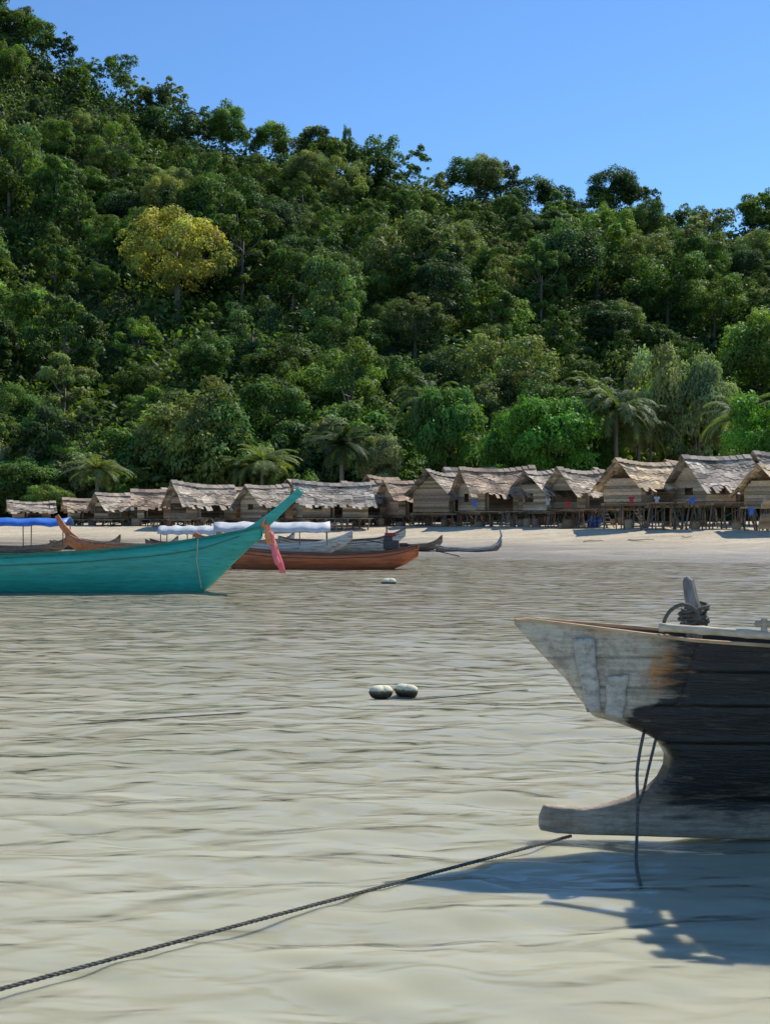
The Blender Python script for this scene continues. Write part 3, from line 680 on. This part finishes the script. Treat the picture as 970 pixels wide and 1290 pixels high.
# ------------------------------------------------------------ buoys
def buoy(px,py,D,r1,m,label,yaw,zz=0.05):
    p=P(px,py,D); mb=MB()
    prof=[(-1.12,.16),(-1.1,.2),(-1.0,.22),(-0.94,.55),(-.8,.8),(-.5,.97),(-0.05,1),(0,0.94),(0.05,1),(.5,.97),(.8,.8),(.94,.55),(1.0,.22)]
    mb.tube([(a*r1,0,0) for a,_ in prof],[c*r1*0.58 for _,c in prof],16)
    o=mb.obj("buoy",m,None,True); o.location=(p.x,D,zz); o.rotation_euler=(0,random.uniform(-.1,.1),yaw); meta(o,label,"buoy","mooring buoys floating on the water")
def buoymat():
    m,nt,b=mat("algae_stained_buoy")
    g=nt.nodes.new("ShaderNodeNewGeometry"); sp=nt.nodes.new("ShaderNodeSeparateXYZ"); nt.links.new(g.outputs["Position"],sp.inputs[0])
    n=noisen(nt,12,6,0.75)
    v=mathn(nt,'ADD',sp.outputs[2],mathn(nt,'MULTIPLY',mathn(nt,'SUBTRACT',n,0.5),0.06))
    c=ramp(nt,v,[(0.03,(0.02,0.02,0.013)),(0.06,(0.12,0.11,0.065)),(0.078,(0.74,0.69,0.48))])
    nt.links.new(c,b.inputs["Base Color"]); b.inputs["Roughness"].default_value=0.85; bump(nt,b,n,0.3,0.01); return m
bm_=buoymat()
buoy(480,876,12.9,0.13,bm_,"cream float with dark algae ring on the water",0.5)
buoy(512,874,13.0,0.125,bm_,"cream float with dark algae ring on the water",-0.2)
buoy(490,735,33.0,0.2,bm_,"pale float drifting near the teal boat",0.1)
# ------------------------------------------------------------ ropes
def rope(pts,rad,label,strands=2,pitch=0.12,m='rope',name="mooring_rope"):
    pts=[Vector(p) for p in pts]; out=[]
    for i in range(len(pts)-1):
        p0=pts[max(i-1,0)];p1=pts[i];p2=pts[i+1];p3=pts[min(i+2,len(pts)-1)]
        k=max(3,int((p2-p1).length/(pitch/7 if strands>1 else 0.04)))
        for j in range(k):
            t=j/k; out.append(0.5*((2*p1)+(p2-p0)*t+(2*p0-5*p1+4*p2-p3)*t*t+(3*p1-p0-3*p2+p3)*t**3))
    out.append(pts[-1]); mb=MB()
    if strands==1: mb.tube(out,rad,8)
    else:
        for s in range(strands):
            q=[];L=0
            for i,p in enumerate(out):
                if i: L+=(p-out[i-1]).length
                d=(out[min(i+1,len(out)-1)]-out[max(i-1,0)]).normalized(); a=d.cross(Vector((0,0,1)))
                if a.length<0.1:a=Vector((1,0,0))
                a.normalize(); b=d.cross(a); an=2*math.pi*(L/pitch+s/strands)
                q.append(p+(a*math.cos(an)+b*math.sin(an))*rad*0.52)
            mb.tube(q,rad*0.55,6)
    o=mb.obj(name,M[m],None,True); meta(o,label,"rope"); return o
A=Vector((1.13,7.24,0.030)); B=Vector((-1.58,4.91,0.034))
pts=[A.lerp(B,i/12*1.5) for i in range(13)]
rope(pts,0.010,"dark twisted mooring rope stretched just above the water",3,0.09)
pl=[]
for i,(px,py) in enumerate(((-120,925),(0,919),(90,914),(180,907),(300,899),(380,892),(460,886),(540,881),(600,875),(665,870))):
    D=3000/(py-645); pl.append(Vector(((px-485)/F*D,D,0.007)))
rope(pl,0.006,"thin weedy line floating on the water",1,name="floating_rope")
# ------------------------------------------------------------ wooden bow boat
Yc=7.3; k=F/Yc
def q(px,py): return ((px-485)/k, 2-(py-645)/k)
front=[(645,783),(680,822),(715,858),(724,872),(745,900),(775,908),(800,917),(818,926),(832,938),(840,952),(838,966),(830,980),(815,994),(790,1006),(765,1013),(735,1018),(685,1014),(679,1030),(679,1044),(700,1048),(740,1050)]
fr=[q(*p) for p in front]; XE=9.0
top=[q(645,783),q(668,781),q(745,789),q(860,801),q(970,806)]+[(3.2,1.18),(4.8,1.13)]
mir=lambda l:[(XE-(x-0.78),z) for x,z in l][::-1]
poly=fr+[(2.6,0.0),(3.4,-0.08),(XE-2.8,-0.08),(XE-2,0.0)]+mir(fr)+mir(top)[1:]+top[::-1][1:-1]
poly=np.array(poly)
def dist_poly(pts,pl,closed=True):
    n=len(pl); best=np.full(len(pts),1e9); near=np.zeros_like(pts)
    for i in range(n if closed else n-1):
        a=pl[i];b=pl[(i+1)%n]; ab=b-a; L=ab@ab
        if L<1e-12: continue
        t=np.clip(((pts-a)@ab)/L,0,1); c=a+t[:,None]*ab; d=np.linalg.norm(pts-c,axis=1)
        m=d<best; best[m]=d[m]; near[m]=c[m]
    return best,near
def inside(pts,pl):
    r=np.zeros(len(pts),bool); n=len(pl)
    for i in range(n):
        x1,y1=pl[i];x2,y2=pl[(i+1)%n]
        c=((y1>pts[:,1])!=(y2>pts[:,1])); 
        xx=(x2-x1)*(pts[:,1]-y1)/(y2-y1+1e-15)+x1
        r^=c&(pts[:,0]<xx)
    return r
gx=np.concatenate([np.arange(0.74,2.7,0.011),np.linspace(2.7,XE-1.0,150)[1:],np.arange(XE-0.98,XE+0.06,0.013)])
gz=np.arange(-0.12,1.42,0.011)
GX,GZ=np.meshgrid(gx,gz); pts=np.stack([GX.ravel(),GZ.ravel()],1)
ins=inside(pts,poly).reshape(GX.shape)
cin=(ins[:-1,:-1].astype(int)+ins[1:,:-1]+ins[:-1,1:]+ins[1:,1:])>=2
I=np.arange(GX.size).reshape(GX.shape)
quads=np.stack([I[:-1,:-1],I[:-1,1:],I[1:,1:],I[1:,:-1]],-1)[cin]
used=np.unique(quads); rem=-np.ones(GX.size,int); rem[used]=np.arange(len(used)); quads=rem[quads]; pv2=pts[used].copy()
ed={}
for f in quads:
    for a,b_ in zip(f,np.roll(f,-1)):
        kx=(min(a,b_),max(a,b_)); 
        if kx in ed: ed[kx]=None
        else: ed[kx]=(a,b_)
bed=[v for v in ed.values() if v is not None]
bv=np.unique(np.array(bed).ravel()); d,near=dist_poly(pv2[bv],poly); pv2[bv]=near
low=np.array(fr+[(2.6,0.0),(3.4,-0.08),(XE-2.8,-0.08),(XE-2,0.0)]+mir(fr))
dl_,_=dist_poly(pv2,low,False)
topx=np.array(top+mir(top)[1:])
def ztop(x): 
    o=np.argsort(topx[:,0]); return np.interp(x,topx[o,0],topx[o,1])
def gw(x):
    d=np.minimum(x-0.78,XE-x); d=np.maximum(d,0); return 0.03+0.62*(1-np.exp(-(d/1.5)**1.4))
def wfun(x,z,dl):
    g_=gw(x); d=np.maximum(np.minimum(x-1.15,XE-0.37-x),0); wk=0.05+0.16*np.clip(d/3,0,1)**1.2
    zt=np.clip((z-0.25)/1.0,0,1); w_=wk+(g_-wk)*zt**0.75
    s=np.clip(dl/0.10,0,1); return np.minimum(w_,np.maximum(g_,wk))*(0.6+0.4*np.sqrt(1-(1-s)**2))
W_=wfun(pv2[:,0],pv2[:,1],dl_)
nz=np.array([mn.fractal(Vector((a*3,b_*8,0)),1.0,2.0,4) for a,b_ in pv2])
nzf=np.array([mn.fractal(Vector((a*6,b_*30,5)),0.8,2.0,5) for a,b_ in pv2])
W_=W_+nz*0.005
Zr=pv2[:,1]; Xr=pv2[:,0]
for zs,sl in((0.60,0.02),(0.83,0.02),(1.04,0.015)):
    dz=Zr-(zs+sl*(Xr-1.5)); W_-=0.014*np.exp(-(dz/0.010)**2)*(Xr>1.6); W_+=0.012*np.clip(1-np.abs(dz-0.03)/0.03,0,1)*(Xr>1.6)
for zs in(0.95,1.13):
    dz=Zr-(zs+0.03*(Xr-1.5)); W_-=0.007*np.exp(-(dz/0.008)**2)*(Xr<=1.8)
jx=np.interp(Zr,[0.84,0.92,1.25],[1.72,1.77,1.845]); W_-=0.012*np.exp(-((Xr-jx)/0.010)**2)*(Zr>0.85)
nvv=len(pv2)
V=np.concatenate([np.stack([pv2[:,0],Yc-W_,pv2[:,1]],1),np.stack([pv2[:,0],Yc+W_,pv2[:,1]],1)])
Fq=[tuple(int(i) for i in f) for f in quads]+[tuple(int(i)+nvv for i in f[::-1]) for f in quads]
for a,b_ in bed:
    mz=(pv2[a]+pv2[b_])/2
    if abs(mz[1]-ztop(mz[0]))<0.012 and 0.8<mz[0]<XE-0.02: continue
    Fq.append((int(b_),int(a),int(a)+nvv,int(b_)+nvv))
def sst(x,a,b_): t=np.clip((x-a)/(b_-a),0,1); return t*t*(3-2*t)
XX=pv2[:,0]; ZZ=pv2[:,1]
bx=np.interp(ZZ,[0.3,0.5,0.62,0.74,0.84,0.90,1.0,1.3],[1.70,1.58,1.50,1.42,1.52,1.76,1.80,1.86])
black=sst(XX-bx+nz*0.05+nzf*0.05,-0.09,0.06)*sst(ZZ+nz*0.08,0.08,0.5)
black=np.maximum(black,sst(XX,1.40,1.80)*sst(ZZ+nz*0.06,0.0,0.24)*0.72)
rust=0.75*np.exp(-((XX-1.68)/0.17)**2-((ZZ-1.04)/0.20)**2)*(XX<1.9)+0.7*np.exp(-((XX-jx)/0.03)**2)*sst(ZZ,0.86,1.0)+0.5*np.exp(-((XX-1.3)/0.3)**2-((ZZ-1.28)/0.05)**2)
light=np.maximum(sst(ZZ,0.62,0.8)*0.85,0.4*(1-sst(ZZ,0.16,0.34)))*(1-np.clip(black,0,1))
seam=np.zeros_like(XX)
for zs,sl,cond in ((0.60,0.02,XX>1.6),(0.83,0.02,XX>1.6),(1.04,0.015,XX>1.7),(0.95,0.03,XX<=1.8),(1.13,0.03,XX<=1.8)):
    seam=np.maximum(seam,np.exp(-((ZZ-(zs+sl*(XX-1.5)))/0.007)**2)*cond)
light=light*(1-0.8*seam)
msk=np.stack([black,rust,light],1); msk=np.concatenate([msk,msk])
def bowmat():
    m,nt,b=mat("weathered_black_painted_wood")
    a=N(nt,"ShaderNodeAttribute",attribute_name="tint"); sp=nt.nodes.new("ShaderNodeSeparateColor"); nt.links.new(a.outputs["Color"],sp.inputs[0])
    g1=noisen(nt,5,8,0.75,(0.6,1,7)); g2=noisen(nt,22,6,0.7,(0.35,1,3)); g4=noisen(nt,10,8,0.8,(1,1,1.3)); g5=noisen(nt,12,8,0.75,(1.8,1,0.6)); g6=noisen(nt,6,8,0.8,(0.4,1,3.2))
    brown=ramp(nt,g1,[(0.28,(0.075,0.052,0.034)),(0.5,(0.19,0.14,0.095)),(0.75,(0.40,0.33,0.245))])
    pale=ramp(nt,g1,[(0.25,(0.35,0.265,0.18)),(0.5,(0.70,0.60,0.455)),(0.75,(0.86,0.78,0.63))])
    c=mix(nt,sp.outputs[2],brown,pale)
    sc=ramp(nt,g4,[(0.46,(0,0,0)),(0.62,(1,1,1))]); c=mix(nt,mathn(nt,'MULTIPLY',sc,0.6),c,(0.21,0.14,0.085))
    rf=mathn(nt,'MULTIPLY',mathn(nt,'SUBTRACT',mathn(nt,'ADD',sp.outputs[1],mathn(nt,'MULTIPLY',g5,1.6)),1.16),2.4,True)
    c=mix(nt,mathn(nt,'MULTIPLY',rf,0.9),c,ramp(nt,g2,[(0.3,(0.26,0.09,0.018)),(0.7,(0.72,0.34,0.09))]))
    bf=mathn(nt,'MULTIPLY',mathn(nt,'SUBTRACT',mathn(nt,'ADD',sp.outputs[0],mathn(nt,'MULTIPLY',mathn(nt,'SUBTRACT',g6,0.5),1.5)),0.42),3.2,True)
    blk=ramp(nt,g6,[(0.33,(0.26,0.21,0.155)),(0.38,(0.05,0.04,0.03)),(0.46,(0.017,0.0145,0.012)),(0.8,(0.007,0.006,0.005))])
    c=mix(nt,bf,c,blk)
    nt.links.new(c,b.inputs["Base Color"])
    r=mix(nt,bf,(0.85,)*3,(0.3,)*3); nt.links.new(r,b.inputs["Roughness"])
    bump(nt,b,mathn(nt,'ADD',g1,mathn(nt,'MULTIPLY',g2,0.6)),0.7,0.014); return m
bowm=bowmat()
wb_=empty("wooden_boat",(0,0,0),0,"weathered wooden boat with black hull and notched forked bow","boat")
me=raw("hull",V,Fq,bowm,True,tint=msk); link(bpy.data.objects.new("hull",me),wb_)
db=MB(); xd=np.arange(0.84,XE-0.08,0.16)
for x in xd:
    v=random.uniform(0.7,1.25); db.tc=(v,v,v)
    fx=1.0 if x<1.75 else 0.88; dz=0.02 if x<1.75 else 0.10
    ga=float(gw(x))*fx-0.008; gb=float(gw(x+0.152))*fx-0.008; z0=float(ztop(x))-dz; z1=float(ztop(x+0.152))-dz
    vs=[(x,Yc-ga,z0),(x+0.152,Yc-gb,z1),(x+0.152,Yc+gb,z1),(x,Yc+ga,z0)]
    db.add(vs+[(a,b_,c-0.03) for a,b_,c in vs],[(0,1,2,3),(7,6,5,4),(0,4,5,1),(1,5,6,2),(2,6,7,3),(3,7,4,0)])
db.obj("deck",M['boards'],wb_)
for sg in(-1,1):
    rb=MB(); rb.tc=(1.4,1.3,1.15); xr=np.linspace(0.80,XE-0.02,90)
    for a,b_ in zip(xr[:-1],xr[1:]):
        rb.beam((a,Yc+sg*(float(gw(a))-0.004),float(ztop(a))+0.004),(b_+0.002,Yc+sg*(float(gw(b_))-0.004),float(ztop(b_))+0.004),0.035,0.018)
    rb.obj("gunwale",M['boards'],wb_)
# unseen thatched shelter added amidships to extend the boat's shadow on the water
for i in range(4):
    for sg in(-1,1):
        x=2.95+i*1.05; pb=MB(); pb.tube([(x,Yc+sg*0.52,1.0),(x,Yc+sg*0.6,1.95)],0.03,6); pb.obj("shadow_caster_post",M['pole'],wb_,True)
rf=MB(); ny_=15
for i in range(24):
    for j in range(ny_):
        a0=-1.15+2.3*j/ny_; a1=a0+2.3/ny_; x0=2.6+i*0.16+random.uniform(-.1,.0)*(i==0); v=random.uniform(0.6,1.25); rf.tc=(v,v*.95,v*.88)
        f=lambda a:(Yc+0.78*math.sin(a)/math.sin(1.15),1.9+0.55*(math.cos(a)-math.cos(1.15)))
        (ya,za),(yb,zb)=f(a0),f(a1); o_=random.uniform(0,0.02)
        vs=[(x0,ya,za+o_),(x0+0.175,ya,za+o_+.01),(x0+0.175,yb,zb+o_+.01),(x0,yb,zb+o_)]
        rf.add(vs+[(p_[0],p_[1],p_[2]-0.03) for p_ in vs],[(0,1,2,3),(7,6,5,4),(0,4,5,1),(1,5,6,2),(2,6,7,3),(3,7,4,0)])
rf.obj("shadow_caster_roof",M['thatch'],wb_)
grey=simple("grey_patch_plate",(0.40,0.355,0.285),(0.60,0.55,0.455),14,0.75,(1,1,2),0.3,0.003,dirt=((0.27,0.21,0.15),18))
def wn(p): 
    return float(wfun(float(p[0]),float(p[1]),np.array([0.2]))[0])
def patch(cs):
    c=[np.array(q(*p)) for p in cs]; n=14; vs=[]
    for i in range(n+1):
        for j in range(6):
            u=j/5; v=i/n; p=(c[0]*(1-u)+c[1]*u)*(1-v)+(c[3]*(1-u)+c[2]*u)*v
            p=p+np.array([0.0035*math.sin(v*11+1),0])*(1 if 0<v<1 else 0)
            vs.append((p[0],Yc-wn(p)-0.014,p[1]))
    mb=MB(); mb.add(vs,[(i*6+j,i*6+j+1,(i+1)*6+j+1,(i+1)*6+j) for i in range(n) for j in range(5)])
    o=mb.obj("metal_patch",grey,wb_,True); s=o.modifiers.new("s",'SOLIDIFY'); s.thickness=0.010; s.offset=0
patch([(716,802),(742,800),(752,893),(735,893)])
patch([(758,848),(783,844),(778,900),(757,896)])
pb=MB(); X0,Z0=q(868,790)
pb.tube([(X0,Yc-0.1,Z0-0.08),(X0,Yc-0.1,Z0+0.12),(X0-0.02,Yc-0.1,Z0+0.20),(X0-0.035,Yc-0.1,Z0+0.29),(X0-0.05,Yc-0.1,Z0+0.31)],[0.05,0.045,0.042,0.036,0.012],7)
greyw=simple("grey_weathered_post",(0.15,0.14,0.125),(0.36,0.34,0.31),12,0.85,(3,3,0.5),0.8,0.02)
pb.obj("mooring_post",greyw,wb_,False)
bb=MB(); p0=P(830,790,6.95); p1=P(975,801,6.72); p2=p0+(p1-p0)*3.0
pp=[p0+(p2-p0)*t for t in np.linspace(0,1,40)]
bb.tube(pp,[0.024+(0.004 if i%5==0 else 0) for i in range(40)],10); o=bb.obj("bamboo_pole",M['bamboo'],None,True); meta(o,"pale bamboo pole lying along the boat gunwale","pole")
bb=MB(); c=P(962,786,7.0); bb.tube([c+Vector((-0.05,0,0)),c+Vector((0.3,0.02,-0.005))],0.02,8); bb.tube([c+Vector((0.0,0,-0.08)),c+Vector((0.0,0,0.03))],0.02,8)
bb.obj("cleat",M['bamboo'],wb_)
cp=[]
for i in range(120):
    t=i/120; a=t*2*math.pi*5.2; rr_=0.075+0.012*math.sin(i*0.9)
    cp.append(Vector((X0+rr_*math.cos(a),Yc-0.1+rr_*math.sin(a),Z0+0.01+0.13*t+0.018*math.sin(a+1))))
rope(cp,0.011,"black rope coiled around the wooden mooring post",1,name="coiled_rope")
lp=[]
cx,cz=q(852,780)
for i in range(26):
    a=-0.3+i/25*(math.pi+0.9); lp.append(Vector((cx+0.11*math.cos(a)-0.01,Yc-0.16-0.05*math.sin(a),cz-0.03+0.135*math.sin(a))))
rope(lp,0.011,"loop of stiff black rope standing beside the post",1,name="rope_loop")
def hp(px,py,dd): 
    D=Yc-dd; return P(px,py,D)
rope([hp(811,922,0.12),hp(806,945,0.16),hp(802,975,0.2),hp(803,1010,0.2),hp(802,1050,0.24),hp(801,1085,0.7),hp(804,1105,0.9),hp(808,1119,0.97)],0.010,"dark rope hanging from the notched bow into the water",1,name="hanging_rope")
rope([hp(826,930,0.12),hp(821,950,0.15),hp(815,975,0.17),hp(810,998,0.15),hp(804,1012,0.13)],0.009,"short dark rope dangling in the bow notch",1,name="hanging_rope")
# ------------------------------------------------------------ light, world, camera
EL,AZ=48,42
w_=bpy.data.worlds.new("World"); S.world=w_; w_.use_nodes=True; nt=w_.node_tree
sk=nt.nodes.new("ShaderNodeTexSky"); sk.sky_type='NISHITA'; sk.sun_disc=False
sk.sun_elevation=dg(EL); sk.sun_rotation=dg(AZ); sk.air_density=1.0; sk.dust_density=0.05; sk.ozone_density=2.0
bg=nt.nodes["Background"]
mx=mix(nt,1.0,sk.outputs[0],(0.64,0.91,1.18),'MULTIPLY'); nt.links.new(mx,bg.inputs[0]); bg.inputs[1].default_value=0.135
sl=bpy.data.lights.new("sun",'SUN'); sl.energy=5.0; sl.angle=dg(0.53); sl.color=(1,0.94,0.83)
so=bpy.data.objects.new("sun",sl); link(so)
dirv=Vector((math.sin(dg(AZ))*math.cos(dg(EL)),math.cos(dg(AZ))*math.cos(dg(EL)),math.sin(dg(EL))))
so.rotation_euler=dirv.to_track_quat('Z','Y').to_euler()
cam=bpy.data.cameras.new("camera"); cam.sensor_fit='VERTICAL'; cam.sensor_height=24; cam.lens=F/1290*24; cam.clip_end=3000; cam.clip_start=0.1
co=bpy.data.objects.new("camera",cam); co.location=(0,0,2); co.rotation_euler=(math.pi/2,0,0); link(co); S.camera=co
S.view_settings.view_transform='Standard'; S.view_settings.look='None'; S.view_settings.exposure=0
